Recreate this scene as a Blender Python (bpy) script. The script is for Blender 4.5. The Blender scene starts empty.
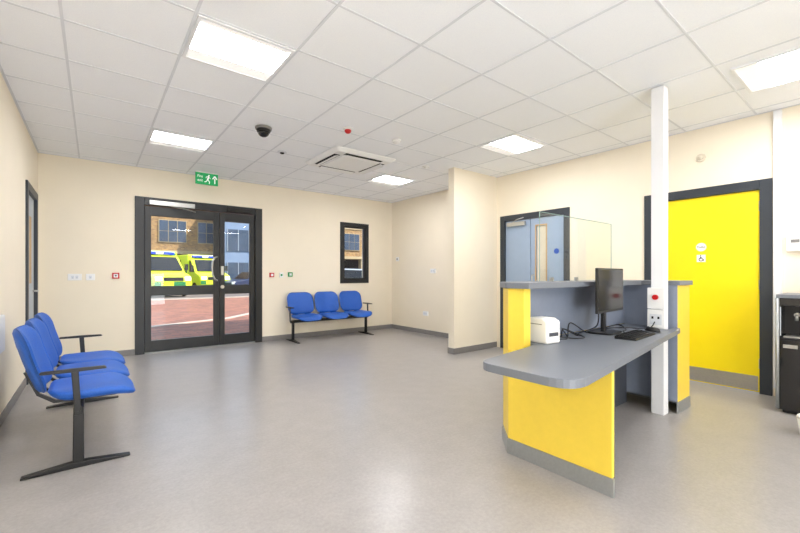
import bpy, bmesh, math
from mathutils import Vector, Matrix
S=bpy.context.scene
COL=S.collection
try:
    S.view_settings.view_transform='Standard'
    S.view_settings.look='None'
    S.view_settings.exposure=0.28
except Exception as e: print(e)

# ------------------------------------------------------------------ materials
def lin(c):
    return tuple(((v/255)/12.92 if v/255<=0.04045 else (((v/255)+0.055)/1.055)**2.4) for v in c)
def mat(name,rgb,rough=0.5,metal=0.0,noise=0.0,scale=20,bump=0.0,bscale=200,spec=0.5,coat=0.0,emit=None,es=0):
    m=bpy.data.materials.new(name); m.use_nodes=True
    nt=m.node_tree; b=nt.nodes['Principled BSDF']
    c=lin(rgb)
    b.inputs['Base Color'].default_value=(*c,1)
    b.inputs['Roughness'].default_value=rough
    b.inputs['Metallic'].default_value=metal
    b.inputs['Specular IOR Level'].default_value=spec
    b.inputs['Coat Weight'].default_value=coat
    if emit:
        b.inputs['Emission Color'].default_value=(*lin(emit),1)
        b.inputs['Emission Strength'].default_value=es
    tc=nt.nodes.new('ShaderNodeTexCoord')
    if noise>0:
        n=nt.nodes.new('ShaderNodeTexNoise'); n.inputs['Scale'].default_value=scale; n.inputs['Detail'].default_value=6
        nt.links.new(tc.outputs['Object'],n.inputs['Vector'])
        r=nt.nodes.new('ShaderNodeValToRGB')
        r.color_ramp.elements[0].position=0.3; r.color_ramp.elements[1].position=0.7
        r.color_ramp.elements[0].color=(*[max(0,v*(1-noise)) for v in c],1)
        r.color_ramp.elements[1].color=(*[min(1,v*(1+noise)) for v in c],1)
        nt.links.new(n.outputs['Fac'],r.inputs['Fac']); nt.links.new(r.outputs['Color'],b.inputs['Base Color'])
    if bump>0:
        n2=nt.nodes.new('ShaderNodeTexNoise'); n2.inputs['Scale'].default_value=bscale; n2.inputs['Detail'].default_value=3
        nt.links.new(tc.outputs['Object'],n2.inputs['Vector'])
        bp=nt.nodes.new('ShaderNodeBump'); bp.inputs['Strength'].default_value=bump; bp.inputs['Distance'].default_value=0.002
        nt.links.new(n2.outputs['Fac'],bp.inputs['Height']); nt.links.new(bp.outputs['Normal'],b.inputs['Normal'])
    return m
def glassmat(name,tint,base=.03):
    m=bpy.data.materials.new(name); m.use_nodes=True; nt=m.node_tree
    for n in list(nt.nodes):
        if n.type!='OUTPUT_MATERIAL': nt.nodes.remove(n)
    out=[n for n in nt.nodes if n.type=='OUTPUT_MATERIAL'][0]
    t=nt.nodes.new('ShaderNodeBsdfTransparent'); t.inputs[0].default_value=(*tint,1)
    g=nt.nodes.new('ShaderNodeBsdfGlossy'); g.inputs['Roughness'].default_value=0.02
    f=nt.nodes.new('ShaderNodeLayerWeight'); f.inputs[0].default_value=.5
    p=nt.nodes.new('ShaderNodeMath'); p.operation='POWER'; p.inputs[1].default_value=5
    q=nt.nodes.new('ShaderNodeMath'); q.operation='MULTIPLY_ADD'; q.inputs[1].default_value=.5; q.inputs[2].default_value=base
    mx=nt.nodes.new('ShaderNodeMixShader')
    nt.links.new(f.outputs['Facing'],p.inputs[0]); nt.links.new(p.outputs[0],q.inputs[0])
    nt.links.new(q.outputs[0],mx.inputs[0]); nt.links.new(t.outputs[0],mx.inputs[1]); nt.links.new(g.outputs[0],mx.inputs[2])
    nt.links.new(mx.outputs[0],out.inputs[0]); return m

M_wall=mat('cream_paint',(246,236,216),0.75,noise=0.012,scale=3,bump=0.05,bscale=120)
M_walld=mat('cream_plastic',(226,216,196),0.5,noise=0.012,scale=3)
M_ceil=mat('ceiling_tile',(248,250,255),0.9,noise=0.03,scale=140,bump=0.15,bscale=300)
M_grid=mat('grid_white',(222,225,230),0.5)
M_floor=mat('vinyl_floor',(170,166,164),0.28,noise=0.05,scale=7,bump=0.03,bscale=60)
nt=M_floor.node_tree; b=nt.nodes['Principled BSDF']
src=b.inputs['Base Color'].links[0].from_socket
tc=nt.nodes.new('ShaderNodeTexCoord'); n=nt.nodes.new('ShaderNodeTexNoise'); n.inputs['Scale'].default_value=48; n.inputs['Detail'].default_value=9; n.inputs['Roughness'].default_value=.75
nt.links.new(tc.outputs['Object'],n.inputs['Vector'])
r=nt.nodes.new('ShaderNodeValToRGB'); r.color_ramp.elements[0].position=.32; r.color_ramp.elements[1].position=.68
r.color_ramp.elements[0].color=(.78,.775,.77,1); r.color_ramp.elements[1].color=(1,1,1,1)
mx=nt.nodes.new('ShaderNodeMix'); mx.data_type='RGBA'; mx.blend_type='MULTIPLY'; mx.inputs[0].default_value=1
nt.links.new(n.outputs['Fac'],r.inputs['Fac']); nt.links.new(src,mx.inputs[6]); nt.links.new(r.outputs['Color'],mx.inputs[7])
nt.links.new(mx.outputs[2],b.inputs['Base Color'])

M_skirt=mat('grey_skirting',(134,131,130),0.5,noise=0.04,scale=30)
M_anth=mat('anthracite_metal',(30,33,37),0.4,noise=0.05,scale=20)
M_frame=mat('grey_frame_paint',(48,54,62),0.45,noise=0.03,scale=20)
M_blueleaf=mat('pale_blue_laminate',(156,175,200),0.45,noise=0.02,scale=8)
M_paleleaf=mat('pale_grey_laminate',(196,204,212),0.45,noise=0.02,scale=8)
M_yel=mat('yellow_door_paint',(255,229,0),0.45,noise=0.01,scale=6)
M_yeld=mat('yellow_laminate',(246,214,76),0.4,noise=0.02,scale=25)
M_grey=mat('grey_laminate',(114,119,128),0.42,noise=0.03,scale=120)
M_greyp=mat('blue_grey_panel',(130,139,157),0.5,noise=0.03,scale=20)
M_greyd=mat('dark_grey_panel',(72,76,84),0.5,noise=0.03,scale=20)
M_steel=mat('brushed_steel',(190,190,188),0.33,metal=0.9,noise=0.05,scale=60)
M_alu=mat('satin_aluminium',(168,171,172),0.38,metal=0.6,noise=0.05,scale=60)
M_white=mat('white_plastic',(244,244,243),0.35,noise=0.01,scale=10)
M_whitep=mat('white_paint',(238,239,242),0.45,noise=0.01,scale=10)
M_black=mat('black_plastic',(20,20,22),0.4,noise=0.08,scale=40)
M_gloss=mat('gloss_black',(16,16,19),0.12,noise=0.05,scale=10,coat=.5)
M_blackm=mat('black_metal',(16,16,18),0.35,noise=0.08,scale=40)
M_screen=mat('monitor_glass',(14,15,18),0.15,noise=0.05,scale=5)
M_blue=mat('blue_fabric',(32,92,186),0.55,noise=0.14,scale=160,bump=0.35,bscale=350)
M_red=mat('red_plastic',(200,20,25),0.35,noise=0.03,scale=20)
M_green=mat('green_sign',(0,150,80),0.4,noise=0.02,scale=10,emit=(0,160,90),es=0.25)
M_greenp=mat('green_plastic',(20,150,80),0.4,noise=0.02,scale=10)
M_signw=mat('sign_white',(245,248,246),0.5,noise=0.01,scale=10,emit=(255,255,255),es=0.2)
M_blueS=mat('blue_sign',(20,80,180),0.4,noise=0.02,scale=10)
M_dark=mat('dark_void',(12,12,14),0.8,noise=0.05,scale=10)
M_wood=mat('beige_wood',(200,166,118),0.5,noise=0.08,scale=14)
M_vis=mat('frosted_vision_glass',(226,216,196),0.25,noise=0.03,scale=4)
M_led=mat('led_diffuser',(255,255,255),0.5,noise=0.005,scale=4,emit=(250,250,253),es=33)
M_led2=mat('led_diffuser_soft',(255,255,255),0.5,noise=0.005,scale=4,emit=(255,252,244),es=.28)
M_glass=glassmat('clear_glass',(0.985,0.99,0.99),.02)
M_glassg=glassmat('screen_glass',(0.975,0.99,0.985),.02)
M_gedge=mat('glass_edge',(150,178,170),0.2,noise=0.02,scale=10)
# outdoors
M_amb=mat('ambulance_yellow',(205,220,40),0.4,noise=0.02,scale=3)
M_tyre=mat('tyre',(25,25,25),0.8,noise=0.1,scale=20)
M_blight=mat('blue_beacon',(20,60,220),0.2,noise=0.02,scale=10)
M_cargrey=mat('car_grey',(150,155,160),0.3,metal=0.4,noise=0.02,scale=3)
M_carwhite=mat('car_white',(205,208,210),0.3,noise=0.02,scale=3)
M_carblue=mat('car_blue',(30,40,70),0.3,noise=0.02,scale=3)
M_win=mat('building_window',(50,62,78),0.15,noise=0.25,scale=1)
M_conc=mat('concrete',(160,142,108),0.8,noise=0.08,scale=4)
M_concd=mat('dark_concrete',(40,38,38),0.8,noise=0.12,scale=4)
M_bluegrey=mat('blue_grey_cladding',(104,122,146),0.5,noise=0.08,scale=2)
M_road=mat('asphalt',(98,88,84),0.9,noise=0.25,scale=.8)
M_kerb=mat('kerb_stone',(165,152,140),0.8,noise=0.08,scale=4)
M_battB=bpy.data.materials.new('battenburg_green'); M_battB.use_nodes=True
nt=M_battB.node_tree; b=nt.nodes['Principled BSDF']; b.inputs['Roughness'].default_value=.4
tc=nt.nodes.new('ShaderNodeTexCoord'); ck=nt.nodes.new('ShaderNodeTexChecker'); ck.inputs['Scale'].default_value=1.6
ck.inputs[1].default_value=(*lin((215,225,40)),1); ck.inputs[2].default_value=(*lin((10,110,55)),1)
nt.links.new(tc.outputs['Object'],ck.inputs['Vector']); nt.links.new(ck.outputs['Color'],b.inputs['Base Color'])
def brickmat(name,c1,c2,mortar,scale,rot=None):
    m=bpy.data.materials.new(name); m.use_nodes=True; nt=m.node_tree; b=nt.nodes['Principled BSDF']; b.inputs['Roughness'].default_value=.85
    tc=nt.nodes.new('ShaderNodeTexCoord'); mp=nt.nodes.new('ShaderNodeMapping')
    if rot: mp.inputs['Rotation'].default_value=rot
    bk=nt.nodes.new('ShaderNodeTexBrick'); bk.inputs['Color1'].default_value=(*lin(c1),1); bk.inputs['Color2'].default_value=(*lin(c2),1)
    bk.inputs['Mortar'].default_value=(*lin(mortar),1); bk.inputs['Scale'].default_value=scale
    nt.links.new(tc.outputs['Object'],mp.inputs['Vector']); nt.links.new(mp.outputs[0],bk.inputs['Vector']); nt.links.new(bk.outputs['Color'],b.inputs['Base Color'])
    return m
M_brick=brickmat('facade_brick',(165,128,74),(118,86,54),(130,116,94),2.2,(math.radians(90),0,0))
M_pave=brickmat('paving_brick',(148,92,72),(108,68,54),(104,80,68),1.6)

# ------------------------------------------------------------------ builder
class MB:
    def __init__(s,off=(0,0,0)):
        s.bm=bmesh.new(); s.off=Vector(off); s.mats=[]
    def mi(s,m):
        if m not in s.mats: s.mats.append(m)
        return s.mats.index(m)
    def v(s,p): return s.bm.verts.new(Vector(p)+s.off)
    def face(s,vs,m,smooth=False):
        try: f=s.bm.faces.new(vs)
        except ValueError: return None
        f.material_index=s.mi(m); f.smooth=smooth; return f
    def box(s,x0,x1,y0,y1,z0,z1,m):
        if x0>x1:x0,x1=x1,x0
        if y0>y1:y0,y1=y1,y0
        if z0>z1:z0,z1=z1,z0
        V=[s.v(p) for p in [(x0,y0,z0),(x1,y0,z0),(x1,y1,z0),(x0,y1,z0),(x0,y0,z1),(x1,y0,z1),(x1,y1,z1),(x0,y1,z1)]]
        for q in [(3,2,1,0),(4,5,6,7),(0,1,5,4),(1,2,6,5),(2,3,7,6),(3,0,4,7)]: s.face([V[i] for i in q],m)
    def prism(s,pts,axis,a0,a1,m,smooth=False):
        def P(p,a):
            if axis=='z': return (p[0],p[1],a)
            if axis=='x': return (a,p[0],p[1])
            return (p[0],a,p[1])
        A=[s.v(P(p,a0)) for p in pts]; B=[s.v(P(p,a1)) for p in pts]
        s.face(A[::-1],m); s.face(B,m); n=len(pts)
        for i in range(n): s.face([A[i],A[(i+1)%n],B[(i+1)%n],B[i]],m,smooth)
    def cyl(s,p,q,r,m,n=24,r2=None,cap=True):
        p=Vector(p);q=Vector(q); d=(q-p).normalized()
        a=Vector((0,0,1)) if abs(d.z)<.9 else Vector((1,0,0))
        u=d.cross(a).normalized(); w=d.cross(u)
        r2=r if r2 is None else r2
        A=[];B=[]
        for i in range(n):
            t=2*math.pi*i/n; e=u*math.cos(t)+w*math.sin(t)
            A.append(s.v(p+e*r)); B.append(s.v(q+e*r2))
        if cap: s.face(A,m); s.face(B[::-1],m)
        for i in range(n): s.face([A[i],B[i],B[(i+1)%n],A[(i+1)%n]],m,True)
    def dome(s,c,r,h,m,down=True,n=24,k=6,axis=None):
        c=Vector(c); ax=Vector(axis) if axis else Vector((0,0,-1 if down else 1))
        a=Vector((0,0,1)) if abs(ax.z)<.9 else Vector((1,0,0)); u=ax.cross(a).normalized(); w=ax.cross(u)
        rings=[]
        for j in range(k):
            t=math.pi/2*j/k
            rings.append([s.v(c+ax*(h*math.sin(t))+(u*math.cos(2*math.pi*i/n)+w*math.sin(2*math.pi*i/n))*r*math.cos(t)) for i in range(n)])
        top=s.v(c+ax*h)
        s.face(rings[0],m)
        for j in range(k-1):
            for i in range(n): s.face([rings[j][i],rings[j][(i+1)%n],rings[j+1][(i+1)%n],rings[j+1][i]],m,True)
        for i in range(n): s.face([rings[-1][i],rings[-1][(i+1)%n],top],m,True)
    def tube(s,pts,r,m,n=10):
        pts=[Vector(p) for p in pts]; rings=[]
        up=None
        for i,p in enumerate(pts):
            d=(pts[min(i+1,len(pts)-1)]-pts[max(i-1,0)]).normalized()
            if up is None: up=Vector((0,0,1)) if abs(d.z)<.9 else Vector((1,0,0))
            u=d.cross(up).normalized(); w=u.cross(d).normalized(); up=w
            rings.append([s.v(p+(u*math.cos(2*math.pi*k/n)+w*math.sin(2*math.pi*k/n))*r) for k in range(n)])
        s.face(rings[0],m); s.face(rings[-1][::-1],m)
        for a,b in zip(rings,rings[1:]):
            for k in range(n): s.face([a[k],a[(k+1)%n],b[(k+1)%n],b[k]],m,True)
    def cushion(s,w,d,r,t,m,fn,crown=.012):
        e=.024
        lay=[(.12,0),(.03,0),(.01,.008),(0,e),(0,t-e),(.008,t-.010),(.03,t),(.07,t+crown*.6),(.14,t+crown*.95)]
        rings=[]
        for ins,z in lay:
            P=rrect(w-2*ins,d-2*ins,max(r-ins,.01),6,4)
            rings.append([s.v(fn(x,y,z)) for x,y in P])
        n=len(rings[0])
        s.face(rings[0][::-1],m,True)
        for a,b in zip(rings,rings[1:]):
            for k in range(n): s.face([a[k],a[(k+1)%n],b[(k+1)%n],b[k]],m,True)
        c=s.v(fn(0,0,t+crown))
        for k in range(n): s.face([rings[-1][k],rings[-1][(k+1)%n],c],m,True)
    def done(s,name,parent=None,loc=None,label=None,cat=None,kind=None,group=None,bevel=0,seg=2):
        bmesh.ops.recalc_face_normals(s.bm,faces=s.bm.faces)
        me=bpy.data.meshes.new(name); s.bm.to_mesh(me); s.bm.free()
        for m in s.mats: me.materials.append(m)
        o=bpy.data.objects.new(name,me); COL.objects.link(o)
        if loc is not None: o.location=loc
        if parent: o.parent=parent
        if bevel:
            md=o.modifiers.new('bevel','BEVEL'); md.width=bevel; md.segments=seg; md.limit_method='ANGLE'; md.angle_limit=math.radians(40)
        if label:o['label']=label
        if cat:o['category']=cat
        if kind:o['kind']=kind
        if group:o['group']=group
        return o
def rrect(w,d,r,n=6,straight=1):
    pts=[]
    C=[(w/2-r,d/2-r,0),(-w/2+r,d/2-r,90),(-w/2+r,-d/2+r,180),(w/2-r,-d/2+r,270)]
    for ci,(cx,cy,a0) in enumerate(C):
        arc=[(cx+r*math.cos(math.radians(a0+90*i/n)),cy+r*math.sin(math.radians(a0+90*i/n))) for i in range(n+1)]
        pts+=arc
        nx=C[(ci+1)%4]; st=(nx[0]+r*math.cos(math.radians(nx[2])),nx[1]+r*math.sin(math.radians(nx[2])))
        for k in range(1,straight):
            t=k/straight; pts.append((arc[-1][0]*(1-t)+st[0]*t,arc[-1][1]*(1-t)+st[1]*t))
    return pts
def fillet(P):
    out=[];n=len(P)
    for i,p in enumerate(P):
        r=p[2] if len(p)>2 else 0
        if r<=0: out.append((p[0],p[1])); continue
        c=Vector(p[:2]); a=(Vector(P[i-1][:2])-c).normalized(); b=(Vector(P[(i+1)%n][:2])-c).normalized()
        ang=a.angle(b); t=r/math.tan(ang/2); A=c+a*t; B=c+b*t
        for k in range(9):
            s_=k/8; q=A*(1-s_)**2+c*2*s_*(1-s_)*1.0+B*s_**2
            out.append((q.x,q.y))
    return out
def empty(name,loc,label,cat,kind=None,rot=0,group=None):
    o=bpy.data.objects.new(name,None); COL.objects.link(o); o.location=loc; o.rotation_euler=(0,0,rot); o.empty_display_size=.1
    o['label']=label; o['category']=cat
    if kind:o['kind']=kind
    if group:o['group']=group
    return o
def copy_thing(o,loc,rot=None,label=None):
    def rec(src,par):
        c=src.copy(); COL.objects.link(c)
        if par is not None: c.parent=par
        for ch in src.children: rec(ch,c)
        return c
    c=rec(o,None); c.location=loc
    if rot is not None: c.rotation_euler=(0,0,rot)
    if label: c['label']=label
    return c
def text(txt,size,m,name,parent,loc,rot,ext=0.001,align='CENTER'):
    cu=bpy.data.curves.new('t','FONT'); cu.body=txt; cu.size=size; cu.extrude=ext; cu.align_x=align; cu.align_y='CENTER'
    o=bpy.data.objects.new('t',cu); COL.objects.link(o)
    bpy.context.view_layer.update()
    me=bpy.data.meshes.new_from_object(o.evaluated_get(bpy.context.evaluated_depsgraph_get()))
    bpy.data.objects.remove(o); me.materials.clear(); me.materials.append(m)
    t=bpy.data.objects.new(name,me); COL.objects.link(t); t.parent=parent; t.location=loc; t.rotation_euler=rot
    return t
def neg(v): return (-v[0],-v[1],-v[2])

# ------------------------------------------------------------------ room
XL,XR,YB,YF,H=-.588,5.3,7.05,-2.6,2.83
def wall(name,axis,a0,a1,u0,u1,holes,label):
    mb=MB(); us=sorted({u0,u1,*[h[0] for h in holes],*[h[1] for h in holes]}); zs=sorted({0,H,*[h[2] for h in holes],*[h[3] for h in holes]})
    for i in range(len(us)-1):
        for j in range(len(zs)-1):
            cu=(us[i]+us[i+1])/2; cz=(zs[j]+zs[j+1])/2
            if any(h[0]<cu<h[1] and h[2]<cz<h[3] for h in holes): continue
            if axis=='y': mb.box(us[i],us[i+1],a0,a1,zs[j],zs[j+1],M_wall)
            else: mb.box(a0,a1,us[i],us[i+1],zs[j],zs[j+1],M_wall)
    return mb.done(name,label=label,cat='wall',kind='structure')
DD=(.48,2.375,0,2.385); WN=(3.97,4.66,1.03,2.29)
YD=(.762,1.905,0,2.163); BD=(2.86,4.05,0,2.163); LD=(5.86,6.86,0,2.24)
wall('wall_back','y',YB,YB+.25,XL-.2,XR+.2,[DD,WN],'cream painted wall with glazed entrance doors and small window')
wall('wall_left','x',XL-.2,XL,YF,YB,[LD],'cream painted wall behind the blue waiting seats')
wall('wall_right','x',XR,XR+.2,YF,YB,[YD,BD],'cream painted wall with yellow door and pale blue door')
wall('wall_front','y',YF-.2,YF,XL-.2,XR+.2,[],'plain cream painted wall')
mb=MB(); mb.box(4.28,XR,4.13,4.25,0,H,M_wall); mb.done('wall_partition',label='short cream stub wall projecting beside pale blue door',cat='wall',kind='structure')
mb=MB(); mb.box(XL-.2,XR+.2,YF-.2,YB+.25,-.1,0,M_floor); mb.done('floor',label='mottled warm grey vinyl floor',cat='floor',kind='structure')
mb=MB(); mb.box(XL-.2,XR+.2,YF-.2,YB+.25,H,H+.15,M_ceil); mb.done('ceiling',label='white suspended tile ceiling',cat='ceiling',kind='structure')
mb=MB(); mb.box(XL-4,XR+4,YF-.2,YB+.25,H+.151,5.2,M_brick); mb.done('shadow_block',label='unseen brick block added above the room to shade the paving',cat='shadow_block',kind='structure')  # out-of-view block, added so its shadow falls across the paving outside
GX,GY,PX=.50,2.68,.66
mb=MB()
k=-2
while GX+PX*k<XR:
    x=GX+PX*k
    if x>XL+.02: mb.box(x-.009,x+.009,YF,YB,H-.004,H,M_grid)
    k+=1
k=-9
while GY+.6*k<YB:
    y=GY+.6*k
    if y>YF+.02: mb.box(XL,XR,y-.008,y+.008,H-.0035,H,M_grid)
    k+=1
for a in [(XL,XL+.02,YF,YB),(XR-.02,XR,YF,YB),(XL,XR,YB-.02,YB),(XL,XR,YF,YF+.02)]:
    mb.box(*a,H-.005,H,M_grid)
mb.done('trim_1',label='white metal ceiling grid bars',cat='ceiling grid',kind='structure')
sk=.09;st=.01
def base(name,segs):
    mb=MB()
    for s_ in segs: mb.box(*s_,0,sk,M_skirt)
    mb.done(name,label='grey coved vinyl skirting',cat='baseboard',kind='structure',bevel=.003)
base('baseboard_left',[(XL,XL+st,YF,LD[0]-.001),(XL,XL+st,LD[1]+.001,YB)])
base('baseboard_back',[(XL+st,DD[0]-.001,YB-st,YB),(DD[1]+.001,XR-st,YB-st,YB)])
base('baseboard_right',[(XR-st,XR,4.26,YB),(XR-st,XR,1.91,2.85),(XR-st,XR,YF,.68)])
base('baseboard_partition',[(4.27,XR-st,4.12,4.13),(4.27,4.28,4.13,4.25),(4.27,XR-st,4.25,4.26)])

# ------------------------------------------------------------------ entrance doors
e=empty('door_1',(1.43,YB,0),'black aluminium glazed double entrance door, leaf and a half','door','structure'); off=(-1.43,-YB,0)
y0,y1=YB-.02,YB+.08
mb=MB(off)
mb.box(.48,.60,y0,y1,0,2.385,M_anth); mb.box(2.255,2.375,y0,y1,0,2.385,M_anth)
mb.box(.60,2.255,y0,y1,2.265,2.385,M_anth); mb.box(.60,2.255,y0,y1,0,.015,M_alu)
mb.done('door_frame',e,bevel=.004)
def leaf(x0,x1,nm,st_=.085):
    mb=MB(off); a,b=YB+.01,YB+.06
    mb.box(x0,x0+st_,a,b,.02,2.255,M_anth); mb.box(x1-st_,x1,a,b,.02,2.255,M_anth)
    for z0,z1 in [(.02,.19),(.88,1.03),(2.11,2.255)]: mb.box(x0+st_,x1-st_,a,b,z0,z1,M_anth)
    o=mb.done(nm,e,bevel=.003)
    for z0,z1 in [(.19,.88),(1.03,2.11)]:
        g=MB(off); g.box(x0+st_,x1-st_,YB+.03,YB+.036,z0,z1,M_glass); g.done('glass_pane',o)
    return o
l1=leaf(.605,1.66,'door_leaf'); l2=leaf(1.666,2.25,'door_leaf')
mb=MB(off)
mb.tube([(1.615,YB+.01,1.5),(1.615,YB-.05,1.5),(1.58,YB-.06,1.49),(1.545,YB-.06,1.43),(1.535,YB-.06,1.32),(1.545,YB-.06,1.2),(1.58,YB-.06,1.13),(1.615,YB-.05,1.11),(1.615,YB+.01,1.11)],.014,M_steel)
mb.done('pull_handle',l1,label='curved steel handle')
mb=MB(off); mb.box(.66,1.28,YB-.07,YB-.02,2.27,2.34,M_steel); mb.tube([(.95,YB-.05,2.27),(1.1,YB-.14,2.24),(1.3,YB-.01,2.22)],.01,M_steel)
mb.done('door_closer',e,label='silver overhead door closer',bevel=.005)
mb=MB(off); mb.box(1.78,2.18,YB-.07,YB-.02,2.28,2.34,M_black); mb.done('door_closer',e,label='black overhead door closer',bevel=.005)
mb=MB(off); mb.cyl((1.71,YB+.012,1.0),(1.71,YB-.01,1.0),.03,M_steel); mb.box(1.69,1.73,YB,YB+.012,1.2,1.35,M_steel); mb.done('lock_plate',l2,label='steel lock cylinder')

# window
e=empty('window_1',(4.31,YB,1.03),'small black framed window','window','structure'); off=(-4.31,-YB,-1.03)
mb=MB(off); f=.075
mb.box(3.97,3.97+f,y0,y1,1.03,2.29,M_anth); mb.box(4.66-f,4.66,y0,y1,1.03,2.29,M_anth)
mb.box(3.97+f,4.66-f,y0,y1,1.03,1.03+f,M_anth); mb.box(3.97+f,4.66-f,y0,y1,2.29-f,2.29,M_anth)
f2=f+.03
mb.box(3.97+f,3.97+f2,y0+.015,y1-.01,1.03+f,2.29-f,M_black); mb.box(4.66-f2,4.66-f,y0+.015,y1-.01,1.03+f,2.29-f,M_black)
mb.box(3.97+f2,4.66-f2,y0+.015,y1-.01,1.03+f,1.03+f2,M_black);mb.box(3.97+f2,4.66-f2,y0+.015,y1-.01,2.29-f2,2.29-f,M_black)
mb.done('window_frame',e,bevel=.003)
mb=MB(off); mb.box(3.97+f2,4.66-f2,YB+.03,YB+.036,1.03+f2,2.29-f2,M_glass); mb.done('glass_pane',e)

# ------------------------------------------------------------------ right wall doors
def dframe_x(mb,y0,y1,z1,t,xa,xb,m):
    mb.box(xa,xb,y0,y0+t,0,z1,m); mb.box(xa,xb,y1-t,y1,0,z1,m); mb.box(xa,xb,y0+t,y1-t,z1-t,z1,m)
e=empty('door_2',(XR,1.33,0),'bright yellow flush accessible toilet door in dark grey frame','door','structure'); off=(-XR,-1.33,0)
mb=MB(off); dframe_x(mb,YD[0],YD[1],YD[3],.095,XR-.02,XR+.12,M_frame); mb.done('door_frame',e,bevel=.004)
mb=MB(off); mb.box(XR+.015,XR+.06,YD[0]+.099,YD[1]-.099,.008,YD[3]-.099,M_yel); lf=mb.done('door_leaf',e,bevel=.002)
mb=MB(off); mb.box(XR+.011,XR+.015,YD[0]+.11,YD[1]-.11,.02,.17,M_steel); mb.done('kick_plate',lf,label='brushed steel kick plate')
for z in (.25,1.05,1.85):
    mb=MB(off); mb.cyl((XR+.012,YD[0]+.097,z),(XR+.012,YD[0]+.097,z+.1),.008,M_steel,12); mb.done('hinge',lf)
def pict(name,parent,off,X,cy,cz,s,strokes,discs,m,rings=(),u=-1):
    mb=MB(off)
    def P(a,b,x): return (x,cy+u*a*s,cz+b*s)
    for (a,b,c,d,w) in strokes:
        dv=Vector((c-a,d-b)).normalized(); nn=Vector((-dv.y,dv.x))*w/2
        q=[(a+nn.x,b+nn.y),(c+nn.x,d+nn.y),(c-nn.x,d-nn.y),(a-nn.x,b-nn.y)]
        A=[mb.v(P(x,y,X)) for x,y in q]; B=[mb.v(P(x,y,X+.001)) for x,y in q]
        mb.face(A,m); mb.face(B,m)
        for i in range(4): mb.face([A[i],A[(i+1)%4],B[(i+1)%4],B[i]],m)
    for (a,b,r) in discs: mb.cyl(P(a,b,X),P(a,b,X+.001),r*s,m,16)
    for (a,b,r,w,t0,t1) in rings:
        for i in range(16):
            u0=math.radians(t0+(t1-t0)*i/16);u1=math.radians(t0+(t1-t0)*(i+1)/16)
            q=[(a+r*math.cos(u0),b+r*math.sin(u0)),(a+r*math.cos(u1),b+r*math.sin(u1)),(a+(r-w)*math.cos(u1),b+(r-w)*math.sin(u1)),(a+(r-w)*math.cos(u0),b+(r-w)*math.sin(u0))]
            A=[mb.v(P(x,y,X)) for x,y in q]; mb.face(A,m)
    return mb.done(name,parent)
cy=1.345
sg=empty('door_sign',(XR+.012,cy,1.46),'round white toilet sign on yellow door','sign'); so=(-(XR+.012),-cy,-1.46)
mb=MB(so); mb.cyl((XR+.015,cy,1.51),(XR+.011,cy,1.51),.047,M_white,32); mb.done('sign_plate',sg)
text('Toilet',.032,M_black,'lettering',sg,(-.0035,0,.05),(math.radians(90),0,math.radians(-90)),.0005)
sg=empty('door_sign',(XR+.012,cy,1.36),'small white accessible toilet sign with wheelchair symbol','sign'); so=(-(XR+.012),-cy,-1.36)
mb=MB(so); mb.box(XR+.011,XR+.015,cy-.04,cy+.04,1.345,1.425,M_white); mb.done('sign_plate',sg)
pict('pictogram',sg,so,XR+.009,cy,1.382,.04,[(-.1,.55,-.1,-.05,.2),(-.1,-.05,.4,-.05,.2),(.4,-.05,.6,-.6,.2),(-.1,.3,.3,.3,.14)],[(-.1,.8,.17)],M_black,[(-.0,-.2,.55,.18,100,350)])

e=empty('door_3',(XR,3.455,0),'pale blue leaf-and-a-half door in dark grey frame','door','structure'); off=(-XR,-3.455,0)
mb=MB(off); dframe_x(mb,BD[0],BD[1],BD[3],.085,XR-.02,XR+.12,M_frame); mb.done('door_frame',e,bevel=.004)
ya,yb,ym=BD[0]+.088,BD[1]-.088,3.50
mb=MB(off); mb.box(XR+.015,XR+.06,ym+.006,yb,.008,2.07,M_blueleaf); lf=mb.done('door_leaf',e,bevel=.002)
mb=MB(off)
v0,v1,vz0,vz1=ym-.26,ym-.10,.95,1.95
for q in [(ya,v0,.008,2.07),(v1,ym-.006,.008,2.07),(v0,v1,.008,vz0),(v0,v1,vz1,2.07)]: mb.box(XR+.015,XR+.06,q[0],q[1],q[2],q[3],M_blueleaf)
lf2=mb.done('door_leaf',e)
mb=MB(off); mb.box(XR+.05,XR+.06,ym-.006,ym+.006,.01,2.07,M_dark); mb.done('meeting_gap',e)
mb=MB(off)
for q in [(v0-.02,v0,vz0-.02,vz1+.02),(v1,v1+.02,vz0-.02,vz1+.02),(v0,v1,vz0-.02,vz0),(v0,v1,vz1,vz1+.02)]: mb.box(XR+.01,XR+.02,q[0],q[1],q[2],q[3],M_wood)
mb.box(XR+.04,XR+.045,v0,v1,vz0,vz1,M_vis)
mb.done('vision_panel',lf2,label='tall narrow timber-edged vision panel')
mb=MB(off); mb.box(XR-.035,XR+.014,ym+.08,yb-.05,1.98,2.04,M_steel); mb.tube([(XR-.02,ym+.3,2.04),(XR-.07,ym+.2,2.07),(XR-.021,ym+.1,2.1)],.008,M_steel); mb.done('door_closer',lf,label='silver door closer',bevel=.004)
mb=MB(off); mb.tube([(XR+.015,ym-.05,1.2),(XR-.03,ym-.05,1.2),(XR-.03,ym-.05,.85),(XR+.015,ym-.05,.85)],.01,M_steel); mb.done('pull_handle',lf2)
for a,b,l_ in [(ym+.01,yb-.01,lf),(ya+.01,ym-.01,lf2)]:
    mb=MB(off); mb.box(XR+.011,XR+.015,a,b,.02,.17,M_steel); mb.done('kick_plate',l_,label='brushed steel kick plate')
mb=MB((-(XR+.015),-3.07,-1.55)); mb.cyl((XR+.015,3.07,1.55),(XR+.011,3.07,1.55),.04,M_blueS,24)
mb.done('fire_door_sign',loc=(XR+.015,3.07,1.55),label='small round blue mandatory sign on pale blue door',cat='sign')

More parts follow.
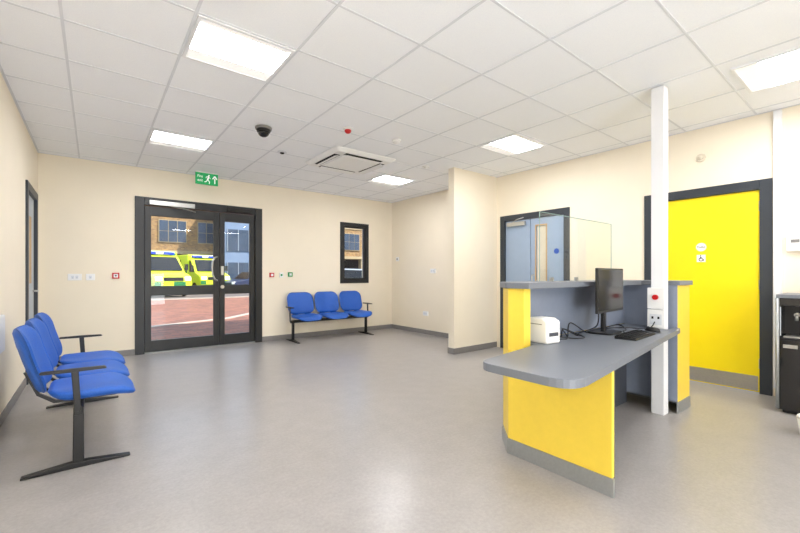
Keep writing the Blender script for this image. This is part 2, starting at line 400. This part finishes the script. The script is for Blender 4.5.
# left wall door
e=empty('door_4',(XL,6.36,0),'pale grey door with dark grey frame in side wall','door','structure'); off=(-XL,-6.36,0)
mb=MB(off); dframe_x(mb,LD[0],LD[1],LD[3],.09,XL-.12,XL+.02,M_frame); mb.done('door_frame',e,bevel=.004)
mb=MB(off); mb.box(XL-.06,XL-.015,LD[0]+.093,LD[1]-.093,.008,LD[3]-.093,M_paleleaf); lf=mb.done('door_leaf',e)
mb=MB(off); mb.cyl((XL-.015,6.68,1.0),(XL+.04,6.68,1.0),.012,M_steel,12); mb.cyl((XL+.035,6.68,1.0),(XL+.035,6.56,1.0),.01,M_steel,12); mb.done('door_handle',lf)
mb=MB(off); mb.box(XL-.015,XL-.011,6.35,6.5,1.1,1.9,M_wood); mb.done('vision_panel',lf)
mb=MB(off); mb.box(XL-.015,XL-.011,LD[0]+.11,LD[1]-.11,.02,.17,M_steel); mb.done('kick_plate',lf)

# ------------------------------------------------------------------ ceiling lights
CX2=4.13
def light(x,y,first=None):
    if first is None:
        e=empty('ceiling_light',(x,y,H),'square recessed white LED ceiling panel, lit','ceiling light',group='square ceiling panels')
        mb=MB(); s_=.317;sy=.292;t=.022
        mb.box(-s_,s_,-sy,-sy+t,-.014,0,M_whitep);mb.box(-s_,s_,sy-t,sy,-.014,0,M_whitep)
        mb.box(-s_,-s_+t,-sy+t,sy-t,-.014,0,M_whitep);mb.box(s_-t,s_,-sy+t,sy-t,-.014,0,M_whitep)
        mb.done('light_frame',e)
        mb=MB(); mb.box(-s_+t,s_-t,-sy+t+.05,sy-t-.13,-.008,-.002,M_led); mb.done('diffuser',e)
        for a,b in ((sy-t-.13,sy-t),(-sy+t,-sy+t+.05)):
            mb=MB(); mb.box(-s_+t,s_-t,a,b,-.008,-.002,M_led2); mb.done('diffuser_band',e,label='softer outer band of the diffuser')
        return e
    return copy_thing(first,(x,y,H))
L0=light(.83,2.98)
for p in [(.83,5.38),(CX2-.12,5.38),(CX2,2.98),(4.28,.52),(.83,.58),(.83,-1.82),(CX2,-1.82),(2.48,-1.82)]: light(p[0],p[1],L0)

# AC cassette
ax,ay=2.86,4.80
e=empty('air_conditioner',(ax,ay,H-.007),'white square four-way ceiling cassette air conditioner','air conditioner')
mb=MB(); s_=.475
A=[[mb.v((x*k,y*k,z)) for x,y in rrect(2*s_,2*s_,.04,4)] for k,z in [(1,0),(1,-.012),(.9,-.045),(.88,-.047)]]
for a,b in zip(A,A[1:]):
    for j in range(len(a)): mb.face([a[j],a[(j+1)%len(a)],b[(j+1)%len(a)],b[j]],M_white)
mb.face(A[0],M_white); mb.face(A[-1],M_white)
mb.done('casing',e)
for i in range(4):
    a=i*math.pi/2; ca,sa=math.cos(a),math.sin(a)
    def R(x,y,z): return (x*ca-y*sa,x*sa+y*ca,z)
    mb=MB(); A=[mb.v(R(*p)) for p in [(-.29,.315,-.0475),(.29,.315,-.0475),(.29,.405,-.0475),(-.29,.405,-.0475)]]; mb.face(A,M_dark)
    mb.done('air_slot',e)
    mb=MB()
    q=[(-.28,.335,-.05),(.28,.335,-.05),(.28,.40,-.07),(-.28,.40,-.07)]
    A=[mb.v(R(*p)) for p in q]; B=[mb.v(R(p[0],p[1],p[2]-.006)) for p in q]
    mb.face(A,M_white);mb.face(B,M_white)
    for j in range(4): mb.face([A[j],A[(j+1)%4],B[(j+1)%4],B[j]],M_white)
    mb.done('louvre',e)
mb=MB(); mb.box(-.27,.27,-.27,.27,-.05,-.0472,M_skirt)
for i in range(17): 
    y=-.256+i*.032; mb.box(-.27,.27,y-.009,y+.009,-.056,-.05,M_white)
for a in (-.28,.27): mb.box(a,a+.01,-.28,.28,-.058,-.047,M_white)
for a in (-.28,.27): mb.box(-.27,.27,a,a+.01,-.058,-.047,M_white)
mb.done('intake_grille',e)

def ceildev(name,x,y,parts,label,cat):
    e=empty(name,(x,y,H),label,cat)
    for nm,fn in parts:
        mb=MB(); fn(mb); mb.done(nm,e)
ceildev('security_camera',1.47,4.31,[('mount',lambda m:m.cyl((0,0,-.006),(0,0,-.03),.09,M_skirt,32,.085)),('housing',lambda m:m.cyl((0,0,-.03),(0,0,-.055),.078,M_black,32,.07)),('dome',lambda m:m.dome((0,0,-.055),.062,.055,M_screen))],'black dome security camera on pale ceiling base','camera')
ceildev('fire_beacon',2.21,3.75,[('mount',lambda m:m.cyl((0,0,-.006),(0,0,-.028),.055,M_white,32,.05)),('beacon',lambda m:(m.cyl((0,0,-.028),(0,0,-.045),.036,M_red),m.dome((0,0,-.045),.032,.022,M_red)))],'red fire alarm beacon on white ceiling base','alarm')
ceildev('smoke_detector',2.86,3.72,[('mount',lambda m:m.cyl((0,0,-.006),(0,0,-.025),.055,M_white,32)),('sensor',lambda m:m.dome((0,0,-.025),.045,.03,M_white))],'white round ceiling smoke detector','smoke detector')
ceildev('ceiling_speaker',1.95,5.0,[('body',lambda m:(m.cyl((0,0,-.006),(0,0,-.02),.06,M_grid,32),m.dome((0,0,-.02),.03,.02,M_black)))],'small round grey ceiling sensor','sensor')
ceildev('ceiling_sensor',3.9,4.35,[('body',lambda m:(m.cyl((0,0,-.006),(0,0,-.02),.05,M_white,32),m.dome((0,0,-.02),.03,.02,M_white)))],'small white round ceiling sensor','sensor')

# exit sign
ex,ey=1.375,6.6
e=empty('exit_sign',(ex,ey,2.595),'green hanging fire exit sign with running figure and arrow','sign'); e.scale=(.80,.80,.94)
mb=MB(); mb.box(-.2,.2,-.012,.012,0,.19,M_green); mb.done('sign_plate',e,bevel=.003)
mb=MB(); mb.box(-.2,.2,-.02,.02,.19,.205,M_white); mb.cyl((-.12,0,.205),(-.12,0,.244),.006,M_white,8); mb.cyl((.12,0,.205),(.12,0,.244),.006,M_white,8); mb.done('hanger',e)
mb=MB()
def st2(a,b,c,d,w):
    dv=Vector((c-a,d-b)).normalized(); nn=Vector((-dv.y,dv.x))*w/2
    q=[(a+nn.x,b+nn.y),(c+nn.x,d+nn.y),(c-nn.x,d-nn.y),(a-nn.x,b-nn.y)]
    mb.prism(q,'y',-.0145,-.0125,M_signw)
mb.cyl((.035,-.0125,.155),(.035,-.0145,.155),.014,M_signw,16)
st2(.03,.14,.01,.08,.026); st2(.01,.085,.045,.055,.014); st2(.045,.055,.04,.02,.013); st2(.01,.085,-.015,.05,.014); st2(-.015,.05,-.045,.045,.012)
st2(.03,.135,.062,.105,.01); st2(.03,.135,-.005,.135,.01); st2(-.005,.135,-.02,.11,.01)
st2(.14,.03,.14,.12,.02); st2(.14,.155,.10,.105,.02); st2(.14,.155,.18,.105,.02)
mb.done('pictogram',e)
text('Fire',.062,M_signw,'lettering',e,(-.12,-.0135,.13),(math.radians(90),0,0))
text('exit',.062,M_signw,'lettering',e,(-.12,-.0135,.065),(math.radians(90),0,0))

# ------------------------------------------------------------------ wall devices
def dev_y(name,x,z,w,h,m,label,cat,extra=None,depth=.02):
    mb=MB(); mb.box(-w/2,w/2,-depth,0,-h/2,h/2,m)
    o=mb.done(name,loc=(x,YB,z),label=label,cat=cat,bevel=.003)
    if extra:
        mb=MB(); extra(mb); mb.done('insert',o)
    return o
def rock(n):
    def f(mb):
        for i in range(n): 
            x=(i-(n-1)/2)*.045; mb.box(x-.015,x+.015,-.026,-.02,-.02,.02,M_grid)
            mb.box(x-.004,x+.004,-.0275,-.026,-.012,-.008,M_dark)
    return f
dev_y('wall_socket',-.21,1.17,.15,.09,M_white,'white double plastic socket on cream wall','socket',rock(2))
dev_y('wall_socket',-.04,1.17,.10,.09,M_white,'white single plastic switch plate on cream wall','socket',rock(1))
dev_y('fire_call_point',.25,1.19,.085,.085,M_red,'red square fire alarm call point on wall','fire alarm',lambda mb:(mb.box(-.026,.026,-.032,-.03,-.026,.026,M_whitep),mb.box(-.010,.010,-.034,-.032,-.010,.010,M_dark)),.03)
dev_y('fire_call_point',2.55,1.20,.08,.08,M_red,'red square fire alarm call point beside doors','fire alarm',lambda mb:mb.box(-.022,.022,-.032,-.03,-.022,.022,M_whitep),.03)
dev_y('door_release',2.90,1.21,.085,.085,M_greenp,'green emergency door release button','button',lambda mb:mb.box(-.022,.022,-.032,-.03,-.022,.022,M_whitep),.03)
dev_y('push_button',2.73,1.20,.07,.09,M_white,'white exit push button plate','button',lambda mb:mb.cyl((0,-.02,0),(0,-.026,0),.018,M_greenp))
def dev_x(name,y,z,w,h,m,label,cat,extra=None,depth=.02):
    mb=MB(); mb.box(-depth,0,-w/2,w/2,-h/2,h/2,m)
    o=mb.done(name,loc=(XR,y,z),label=label,cat=cat,bevel=.003)
    if extra: mb=MB(); extra(mb); mb.done('insert',o)
dev_x('light_switch',6.83,1.55,.09,.09,M_white,'white light switch on cream wall','switch',lambda mb:mb.box(-.025,-.02,-.015,.015,-.02,.02,M_skirt))
dev_x('light_switch',5.68,1.28,.15,.09,M_white,'white double switch plate on cream wall','switch',lambda mb:(mb.box(-.025,-.02,-.05,-.01,-.02,.02,M_grid),mb.box(-.025,-.02,.01,.05,-.02,.02,M_grid)))
dev_x('wall_socket',5.9,.42,.15,.09,M_white,'white double socket low on cream wall','socket',lambda mb:mb.box(-.025,-.02,-.05,.05,-.02,.02,M_grid))
dev_x('control_panel',.60,1.50,.12,.14,M_white,'small white control plate beside yellow door','switch',lambda mb:(mb.box(-.042,-.04,-.03,.03,.01,.04,M_skirt),mb.box(-.044,-.04,-.02,.02,-.05,-.02,M_grid)),depth=.04)
e=empty('wall_detector',(XR,1.345,2.50),'small round cream detector high on cream wall','detector')
mb=MB(); mb.cyl((0,0,0),(-.02,0,0),.045,M_walld,32,.04); mb.done('mount',e)
mb=MB(); mb.dome((-.02,0,0),.025,.02,M_walld,axis=(-1,0,0)); mb.done('sensor',e)
mb=MB(); mb.box(-.05,0,-.03,.03,0,H-.1-.01,M_whitep)
mb.done('cable_trunking',loc=(XR,.722,.09),label='tall white vertical cable trunking beside yellow door',cat='trunking',bevel=.003)
# dispenser on left wall
e=empty('towel_dispenser',(XL,3.83,.66),'white wall mounted plastic dispenser','dispenser')
mb=MB(); mb.box(0,.09,-.1,.1,0,.26,M_white); mb.done('casing',e,bevel=.012,seg=3)
mb=MB(); mb.box(.02,.07,-.06,.06,-.004,0,M_dark); mb.done('slot',e)

# ------------------------------------------------------------------ bench seating
e=empty('waiting_bench',(0,3.95,0),'three-seat blue upholstered beam seating on black frame, beside side wall','bench',rot=math.pi/2)
for i,cx in enumerate((-.545,0,.545)):
    mb=MB()
    def fs(x,y,z,cx=cx):
        d=.04*(1-(x/.25)**2)*-1 if z>.03 else 0
        zz=.402+z+d*.5+.02*(x/.25)**2
        if y<-.08: zz-=1.6*(y+.08)**2
        if y>.1: zz+=2.4*(y-.1)**2
        return (cx+x,y+.0,zz)
    mb.cushion(.505,.46,.14,.06,M_blue,fs,crown=.02)
    seat=mb.done('seat',e)
    mb=MB()
    def fb(x,y,z,cx=cx):
        h=y+.2; lean=.40*h-.30*h*h
        fwd=z-.055*(1-(x/.25)**2)*1.0
        return (cx+x,.27+lean-fwd-.035, .475+h*.98)
    mb.cushion(.515,.41,.12,.046,M_blue,fb,crown=.018)
    mb.done('backrest',e)
    for sx in (-.1,.1):
        mb=MB()
        mb.prism([(.02,.383),(.02,.398),(.19,.405),(.265,.46),(.325,.60),(.34,.60),(.28,.45),(.20,.388)],'x',cx+sx-.012,cx+sx+.012,M_blackm)
        if sx<0: mb.box(cx-.11,cx+.11,-.12,.14,.386,.398,M_blackm)
        mb.done('seat_bracket',e,label='black steel bracket')
mb=MB(); mb.box(-.83,.83,.05,.10,.335,.384,M_blackm); mb.done('beam',e,label='black steel beam',bevel=.006)
for sx in (-.78,.78):
    mb=MB()
    mb.prism([(-.19,0),(-.19,.012),(.03,.035),(.12,.035),(.34,.012),(.34,0)],'x',sx-.025,sx+.025,M_blackm)
    mb.prism([(.048,.03),(.105,.03),(.102,.34),(.05,.34)],'x',sx-.018,sx+.018,M_blackm)
    mb.done('leg',e,label='black steel leg with long foot',bevel=.005)
    mb=MB(); ox=.832 if sx>0 else -.832
    mb.prism([(.06,.36),(.095,.36),(.11,.61),(.075,.61)],'x',ox-.008,ox+.008,M_blackm)
    mb.prism([(-.06,.608),(-.065,.615),(-.05,.624),(.1,.627),(.25,.624),(.255,.615),(.25,.608),(.1,.605)],'x',ox-.017,ox+.017,M_black)
    mb.done('armrest',e,label='black armrest',bevel=.005)
c=copy_thing(e,(3.60,6.64,0),0,'three-seat blue upholstered beam seating on black frame, below window')
e['group']='blue waiting benches'; c['group']='blue waiting benches'

# ------------------------------------------------------------------ reception desk
bx,by=3.1,1.45
e=empty('reception_desk',(bx,by,0),'yellow and grey two-level reception desk with rounded worktop','reception desk'); off=(-bx,-by,0)
W=[(1.60,.84,.14),(3.965,1.15),(3.965,1.195),(3.79,1.195),(3.79,1.345),(3.965,1.345),(3.965,1.595),(2.28,1.595),(2.28,1.48),(2.18,1.455),(1.60,1.37,.10)]
mb=MB(off); mb.prism(fillet(W),'z',.70,.742,M_grey); mb.done('worktop',e,label='grey laminate worktop with rounded end',bevel=.003)
mb=MB(off); mb.prism(fillet([(2.185,1.45),(2.185,1.63,.03),(2.36,1.815,.04),(4.30,1.815),(4.30,1.15),(3.955,1.15),(3.955,1.45)]),'z',1.11,1.15,M_grey); mb.done('counter_top',e,label='raised grey counter top',bevel=.003)
mb=MB(off); mb.prism([(2.2,.95),(2.2,1.62),(2.37,1.79),(2.40,1.76),(2.228,1.6),(2.228,.95)],'z',.10,.70,M_yeld); mb.done('side_panel',e,label='yellow laminate end panel',bevel=.002)
mb=MB(off); mb.prism([(2.2,1.50),(2.2,1.62),(2.37,1.79),(2.40,1.76),(2.275,1.6),(2.275,1.50)],'z',.702,1.11,M_yeld); mb.done('side_panel',e,label='yellow upper end panel')
mb=MB(off); mb.box(2.229,2.262,.96,1.6,0,.70,M_greyd); mb.done('edge_strip',e,label='dark grey inner lining')
mb=MB(off); mb.box(2.372,4.28,1.77,1.79,.1,1.11,M_yeld); mb.done('front_panel',e,label='yellow laminate front panel')
mb=MB(off); mb.box(2.276,3.968,1.602,1.62,.742,1.11,M_greyp); mb.box(3.966,3.972,1.172,1.602,.1,1.11,M_greyp); mb.done('back_panel',e,label='blue grey inner panel')
mb=MB(off); mb.box(2.27,3.964,1.58,1.60,.0,.70,M_greyd); mb.done('modesty_panel',e,label='dark grey panel under worktop')
mb=MB(off); mb.box(3.973,4.28,1.17,1.765,.1,1.11,M_yeld); mb.done('side_panel',e,label='yellow end pedestal',bevel=.002)
mb=MB(off); mb.prism([(2.194,.94),(2.194,1.624),(2.366,1.797),(4.286,1.797),(4.286,1.164),(3.97,1.164),(3.97,1.178),(4.27,1.178),(4.27,1.78),(2.38,1.78),(2.212,1.615),(2.212,.94)],'z',0,.10,M_alu)
mb.done('plinth',e,label='aluminium kick strip')

# glass screen
e=empty('glass_screen',(3.45,1.75,1.15),'clear glass privacy screen standing on raised counter','glass screen'); off=(-3.45,-1.75,-1.15)
mb=MB(off); mb.box(2.78,4.03,1.746,1.752,1.15,1.70,M_glassg); mb.done('glass_pane',e)
for x in (2.95,3.35,3.9):
    mb=MB(off); mb.box(x-.015,x+.015,1.737,1.761,1.15,1.18,M_steel); mb.done('clamp',e,label='steel glass clamp')
mb=MB(off); mb.box(2.78,4.03,1.746,1.752,1.70,1.704,M_gedge); mb.box(2.777,2.78,1.746,1.752,1.15,1.704,M_gedge);mb.box(4.03,4.033,1.746,1.752,1.15,1.704,M_gedge); mb.done('glass_edge',e)

# pole
mb=MB(); mb.box(-.05,.05,-.05,.05,0,H-.007,M_whitep); pole=mb.done('service_pole',loc=(3.87,1.275,0),label='white square floor-to-ceiling service pole through desk',cat='pole',bevel=.006)
e=empty('socket_box',(3.82,1.275,.745),'white socket boxes with red button on service pole','socket')
mb=MB(); mb.box(-.04,0,-.065,.065,0,.16,M_white); mb.box(-.04,0,-.065,.065,.165,.345,M_white); mb.done('casing',e,bevel=.004)
mb=MB(); mb.box(-.044,-.04,-.045,.045,.03,.12,M_grid); mb.box(-.046,-.044,-.03,-.015,.08,.1,M_dark);mb.box(-.046,-.044,.015,.03,.08,.1,M_dark); mb.done('socket_plate',e)
mb=MB(); mb.cyl((-.04,0,.265),(-.06,0,.265),.022,M_red); mb.done('button',e,label='red button')

# monitor
e=empty('computer_monitor',(3.18,1.43,.742),'black flat computer monitor on stand, screen off','monitor',rot=math.radians(5))
mb=MB(); mb.box(-.275,.275,-.05,-.03,.17,.51,M_black); mb.box(-.2,.2,-.03,-.005,.23,.45,M_black); mb.done('casing',e,bevel=.004)
mb=MB(); mb.box(-.262,.262,-.0515,-.050,.19,.497,M_screen); mb.done('screen',e)
mb=MB(); mb.prism([(-.03,.01),(.03,.01),(.03,.36),(-.03,.36)],'y',-.005,.02,M_black); mb.done('stand_neck',e,bevel=.004)
mb=MB(); mb.prism(rrect(.26,.19,.04),'z',0,.014,M_black); mb.done('stand_base',e,bevel=.003)
# keyboard
e=empty('keyboard',(3.17,1.20,.742),'black computer keyboard on grey worktop','keyboard',rot=math.radians(4))
mb=MB(); mb.prism([(-.07,0),(.07,0),(.07,.024),(-.07,.012)],'x',-.225,.225,M_black); mb.done('casing',e,bevel=.004)
mb=MB()
for r_ in range(5):
    for c_ in range(15):
        x=-.205+c_*.0285; y=-.055+r_*.0265; z=.0135+(y+.07)/.14*.012
        mb.box(x-.0115,x+.0115,y-.0105,y+.0105,z,z+.006,M_blackm)
mb.done('keys',e)['kind']='stuff'
e=empty('computer_mouse',(3.55,1.22,.742),'black computer mouse beside the keyboard','mouse')
mb=MB(); P=[(0.032*math.cos(t)*1,.055*math.sin(t)) for t in [2*math.pi*i/20 for i in range(20)]]
rg=[[mb.v((x*k,y*k,z)) for x,y in P] for k,z in [(1,0),(1.02,.01),(.92,.024),(.7,.033),(.35,.037)]]
for a,b in zip(rg,rg[1:]):
    for k in range(20): mb.face([a[k],a[(k+1)%20],b[(k+1)%20],b[k]],M_black,True)
mb.face(rg[0],M_black); mb.face(rg[-1],M_black,True); mb.done('shell',e)
mb=MB(); mb.cyl((-.004,.03,.034),(.004,.03,.034),.008,M_grey,12); mb.done('scroll_wheel',e)
# label printer
e=empty('label_printer',(2.42,1.50,.742),'small white label printer on grey worktop','printer',rot=math.radians(-8))
mb=MB(); mb.prism([(-.09,0),(.08,0),(.085,.145),(.05,.17),(-.05,.17),(-.09,.15)],'x',-.068,.068,M_white); mb.done('casing',e,bevel=.012,seg=3)
mb=MB(); mb.box(-.045,.045,-.092,-.089,.05,.075,M_greyd); mb.done('paper_slot',e)
mb=MB(); mb.box(-.0695,-.068,-.05,.045,.125,.13,M_skirt); mb.done('lid_seam',e)
# cables
def cable(pts,label):
    out=[];P=[Vector(p) for p in pts]; P=[P[0]]+P+[P[-1]]
    for i in range(1,len(P)-2):
        for k in range(8):
            t=k/8; a,b,c,d=P[i-1:i+3]
            out.append(.5*((2*b)+(c-a)*t+(2*a-5*b+4*c-d)*t*t+(3*b-a-3*c+d)*t**3))
    out.append(P[-2]); o0=out[0].copy()
    mb=MB(neg(o0)); mb.tube(out,.0045,M_black,8); mb.done('cable',loc=o0,label=label,cat='cable',group='black cables on the desk')
z=.747
cable([(2.53,1.52,z),(2.65,1.45,z),(2.75,1.54,.80),(2.85,1.48,z),(3.0,1.54,z),(3.14,1.47,.80),(3.16,1.47,.95)],'black cable looping from printer to monitor')
cable([(2.52,1.56,z),(2.62,1.52,z+.01),(2.7,1.42,z),(2.8,1.40,z),(2.9,1.50,z),(2.8,1.56,.79),(2.7,1.52,z)],'black cable coiled on worktop')
cable([(2.75,1.5,z),(2.9,1.56,.83),(3.05,1.5,z),(3.35,1.54,z),(3.6,1.45,z),(3.68,1.3,z),(3.76,1.275,.8)],'black cable running to socket boxes')
cable([(3.25,1.275,z),(3.35,1.36,z),(3.5,1.4,z),(3.6,1.5,z+.02),(3.5,1.56,z)],'thin black keyboard cable')

# ------------------------------------------------------------------ water cooler
e=empty('water_cooler',(4.98,.42,0),'glossy black floor standing drinks dispenser with silver edging','water cooler')
W_=.23
mb=MB()
mb.box(-.28,.28,-W_,W_,.03,.66,M_gloss); mb.box(-.28,.28,-W_,W_,.93,1.0,M_gloss); mb.box(-.1,.28,-W_,W_,.66,.93,M_black)
mb.box(-.28,-.1,W_-.03,W_,.66,.93,M_gloss);mb.box(-.28,-.1,-W_,-W_+.03,.66,.93,M_gloss); mb.box(-.25,.25,-.2,.2,0,.03,M_dark)
mb.done('cabinet',e,bevel=.01)
mb=MB(); mb.box(-.285,.28,-W_-.004,W_+.004,1.0,1.03,M_grey)
for s_ in (1,-1): mb.cyl((-.283,s_*(W_-.004),.04),(-.283,s_*(W_-.004),1.0),.013,M_alu,16)
mb.done('edging',e,label='grey top and curved silver edging')
mb=MB(); mb.box(-.286,-.281,-.21,.21,.08,.64,M_gloss); mb.box(-.29,-.286,.1,.19,.57,.6,M_steel); mb.done('cabinet_door',e,bevel=.003)
mb=MB(); mb.box(-.27,-.11,-.19,.19,.66,.672,M_steel); mb.done('drip_tray',e)
for y in (-.06,.12):
    mb=MB(); mb.cyl((-.1,y,.85),(-.16,y,.85),.018,M_steel,16); mb.cyl((-.155,y,.855),(-.155,y,.80),.012,M_steel,16); mb.done('tap',e)
e=empty('waste_bin',(4.20,.37,0),'small low white plastic waste bin','bin')
mb=MB(); mb.cyl((0,0,0),(0,0,.13),.085,M_white,32,.10); mb.done('bin_body',e)
mb=MB(); mb.cyl((0,0,.13),(0,0,.142),.104,M_white,32,.10); mb.done('lid',e)

# ------------------------------------------------------------------ outdoors
mb=MB(); mb.box(-30,60,YB+.25,22,-.12,-.02,M_pave); mb.box(-30,60,22,60,-.12,-.02,M_road)
mb.box(-30,60,22,22.2,-.02,.03,M_kerb)
mb.prism([(-2,9.5),(3,11.5),(6,14.8),(12,17.2),(12,17.35),(5.9,15),(2.9,11.7),(-2,9.7)],'z',-.02,-.005,M_kerb)
mb.done('ground',label='reddish brick paving outside entrance',cat='ground',kind='structure')
bl=empty('building',(12,40,0),'tan brick building with rows of dark windows above dark colonnade','building')
mb=MB(); mb.box(-34,30,0,6,3.4,11,M_brick); mb.box(-34,30,2.5,6,-.05,3.4,M_concd); mb.box(-34,30,-.15,2.5,3.1,3.4,M_conc); mb.box(-34,30,-.1,0,6.6,6.8,M_conc)
for i in range(22): mb.box(-33+i*2.9,-32.5+i*2.9,.0,.6,-.05,3.1,M_conc)
mb.done('facade',bl)
fw=None
for r_ in range(2):
    for i in range(20):
        x=-31.1+i*2.2*1.4; z=[4.1,7.3][r_]
        if x>29: continue
        if fw is None:
            mb=MB(); mb.box(-1.1,1.1,-.12,-.02,0,2.0,M_conc)
            for q in range(3):
                for w_ in range(2): mb.box(-1.04+q*.71,-.38+q*.71,-.14,-.1,.06+w_*.96,.98+w_*.96,M_win)
            fw=mb.done('facade_window',bl); o=fw
        else:
            o=fw.copy(); COL.objects.link(o); o.parent=bl
        o.location=(x,0,z)
b2=empty('building',(11.5,36,0),'blue grey clad building with strip glazing beside brick building','building')
mb=MB(); mb.box(-2.6,2.4,0,3.4,-.05,9,M_bluegrey); mb.done('facade',b2)
for i,zz in enumerate((.4,3.3,6.1)):
    mb=MB(); mb.box(-2.4,2.2,-.08,0,zz,zz+1.9,M_win)
    for k in range(6): mb.box(-2.4+k*.9,-2.34+k*.9,-.12,-.08,zz,zz+1.9,M_cargrey)
    mb.done('facade_window',b2)
def ambulance():
    e=empty('ambulance',(0,0,0),'bright yellow ambulance with green checks and blue beacons','ambulance')
    mb=MB(); mb.prism([(-2.9,.4),(-2.92,1.0),(-2.75,1.2),(-2.1,1.4),(-1.35,2.25),(-1.0,2.35),(-1.0,.4)],'x',-.98,.98,M_amb)
    mb.box(-1.06,1.06,-1.0,2.9,.4,2.6,M_amb); mb.done('body',e,bevel=.09,seg=3)
    mb=MB()
    for s_ in (-1.07,1.062): mb.box(s_,s_+.008,-.9,2.8,.95,1.7,M_battB)
    mb.box(-.95,.95,-2.935,-2.92,.62,.85,M_battB); mb.box(-.95,.95,-1.012,-1.004,2.36,2.5,M_battB); mb.done('livery',e)
    mb=MB()
    A=[mb.v(p) for p in [(-.85,-2.1,1.47),(.85,-2.1,1.47),(.78,-1.42,2.24),(-.78,-1.42,2.24)]]; mb.face(A,M_screen)
    B=[mb.v((p.co.x,p.co.y-.02,p.co.z+.01)) for p in A]; mb.face(B,M_screen); mb.done('windscreen',e)
    mb=MB(); mb.prism([(-1.95,1.42),(-1.3,2.15),(-1.1,2.15),(-1.1,1.42)],'x',-.99,.99,M_screen); mb.box(-1.068,1.068,.2,1.6,1.75,2.25,M_screen); mb.done('side_window',e)
    mb=MB(); mb.box(-.5,.5,-2.95,-2.9,.9,1.1,M_black); mb.box(-.95,.95,-2.96,-2.88,.38,.58,M_black); mb.done('grille',e)
    for s_ in (-.75,.75):
        mb=MB(); mb.box(s_-.16,s_+.16,-2.93,-2.85,.92,1.12,M_signw); mb.done('headlight',e)
        mb=MB(); t=1.12*(1 if s_>0 else -1); mb.box(t-.08,t+.08,-2.0,-1.9,1.5,1.85,M_black); mb.box(min(t,t*.88),max(t,t*.88),-1.95,-1.92,1.55,1.6,M_black); mb.done('wing_mirror',e)
        for y in (-2.0,1.7):
            mb=MB(); a=s_*1.2; b=s_*1.36; mb.cyl((a,y,.36),(b,y,.36),.36,M_tyre,24); mb.cyl((b,y,.36),(b*1.01,y,.36),.2,M_alu,16); mb.done('wheel',e)
    mb=MB(); mb.box(-.8,.8,-1.2,-.95,2.4,2.56,M_blight); mb.box(-.2,.2,-1.22,-.95,2.4,2.55,M_white); mb.done('light_bar',e,bevel=.03)
    text('AMBULANCE',.22,M_greenp,'lettering',e,(0,-2.78,1.29),(math.radians(25),0,0),.004)
    return e
A1=ambulance(); A1.location=(2.6,27,-.02); A1.rotation_euler=(0,0,math.radians(16)); A1['group']='parked ambulances'
copy_thing(A1,(5.8,30.5,-.02),math.radians(10))
def car(loc,rot,m,label):
    e=empty('parked_car',loc,label,'car',rot=rot)
    mb=MB(); mb.prism([(-2.1,.3),(-2.15,.7),(-1.9,.85),(-1.1,.95),(-.5,1.42),(1.0,1.45),(1.8,1.0),(2.1,.95),(2.1,.3)],'x',-.85,.85,m); mb.done('body',e,bevel=.08,seg=3)
    mb=MB(); mb.prism([(-1.0,.98),(-.48,1.37),(.95,1.40),(1.55,1.02)],'x',-.855,.855,M_screen); A=[mb.v(p) for p in [(-.72,-1.1,.97),(.72,-1.1,.97),(.66,-.53,1.42),(-.66,-.53,1.42)]]; mb.face(A,M_screen); mb.done('windows',e)
    for s_ in (-1,1):
        for y in (-1.35,1.3):
            mb=MB(); mb.cyl((s_*.68,y,.31),(s_*.88,y,.31),.31,M_tyre,24); mb.cyl((s_*.88,y,.31),(s_*.885,y,.31),.19,M_alu,16); mb.done('wheel',e)
        mb=MB(); mb.box(s_*.65-.13,s_*.65+.13,-2.15,-2.05,.62,.78,M_signw); mb.done('headlight',e)
car((7.9,12.6,-.02),math.radians(80),M_cargrey,'silver grey parked car outside window')
car((18,27,-.02),math.radians(60),M_carwhite,'white parked car outside window')
car((8.9,28.0,-.02),math.radians(-70),M_carblue,'dark blue parked car outside entrance')

# ------------------------------------------------------------------ lights
w=bpy.data.worlds.new('World'); S.world=w; w.use_nodes=True
bg=w.node_tree.nodes['Background']; bg.inputs[0].default_value=(.60,.76,1,1); bg.inputs[1].default_value=1.9
sd=bpy.data.lights.new('sun','SUN'); sd.energy=7.5; sd.angle=.01; sd.color=(1,.94,.85)
so_=bpy.data.objects.new('sun',sd); COL.objects.link(so_); so_.rotation_euler=(math.radians(42),0,math.radians(38)); so_.location=(0,0,20)
# added fill light behind the camera, brightens ceiling and room
fd=bpy.data.lights.new('fill_light','AREA'); fd.shape='RECTANGLE'; fd.size=2.2; fd.size_y=1.2; fd.energy=78; fd.color=(.90,.95,1)
fo=bpy.data.objects.new('fill_light',fd); COL.objects.link(fo); fo.location=(.9,-2.3,.7); fo.rotation_euler=(math.radians(114),0,math.radians(4))

cd=bpy.data.cameras.new('camera'); cam=bpy.data.objects.new('camera',cd); COL.objects.link(cam)
TH=math.atan(306/390)
cam.location=(0,0,1.2); cam.rotation_euler=(math.radians(90),0,-TH); cd.sensor_width=36; cd.lens=390/800*36; cd.shift_y=8.5/800; cd.clip_start=.05
S.camera=cam
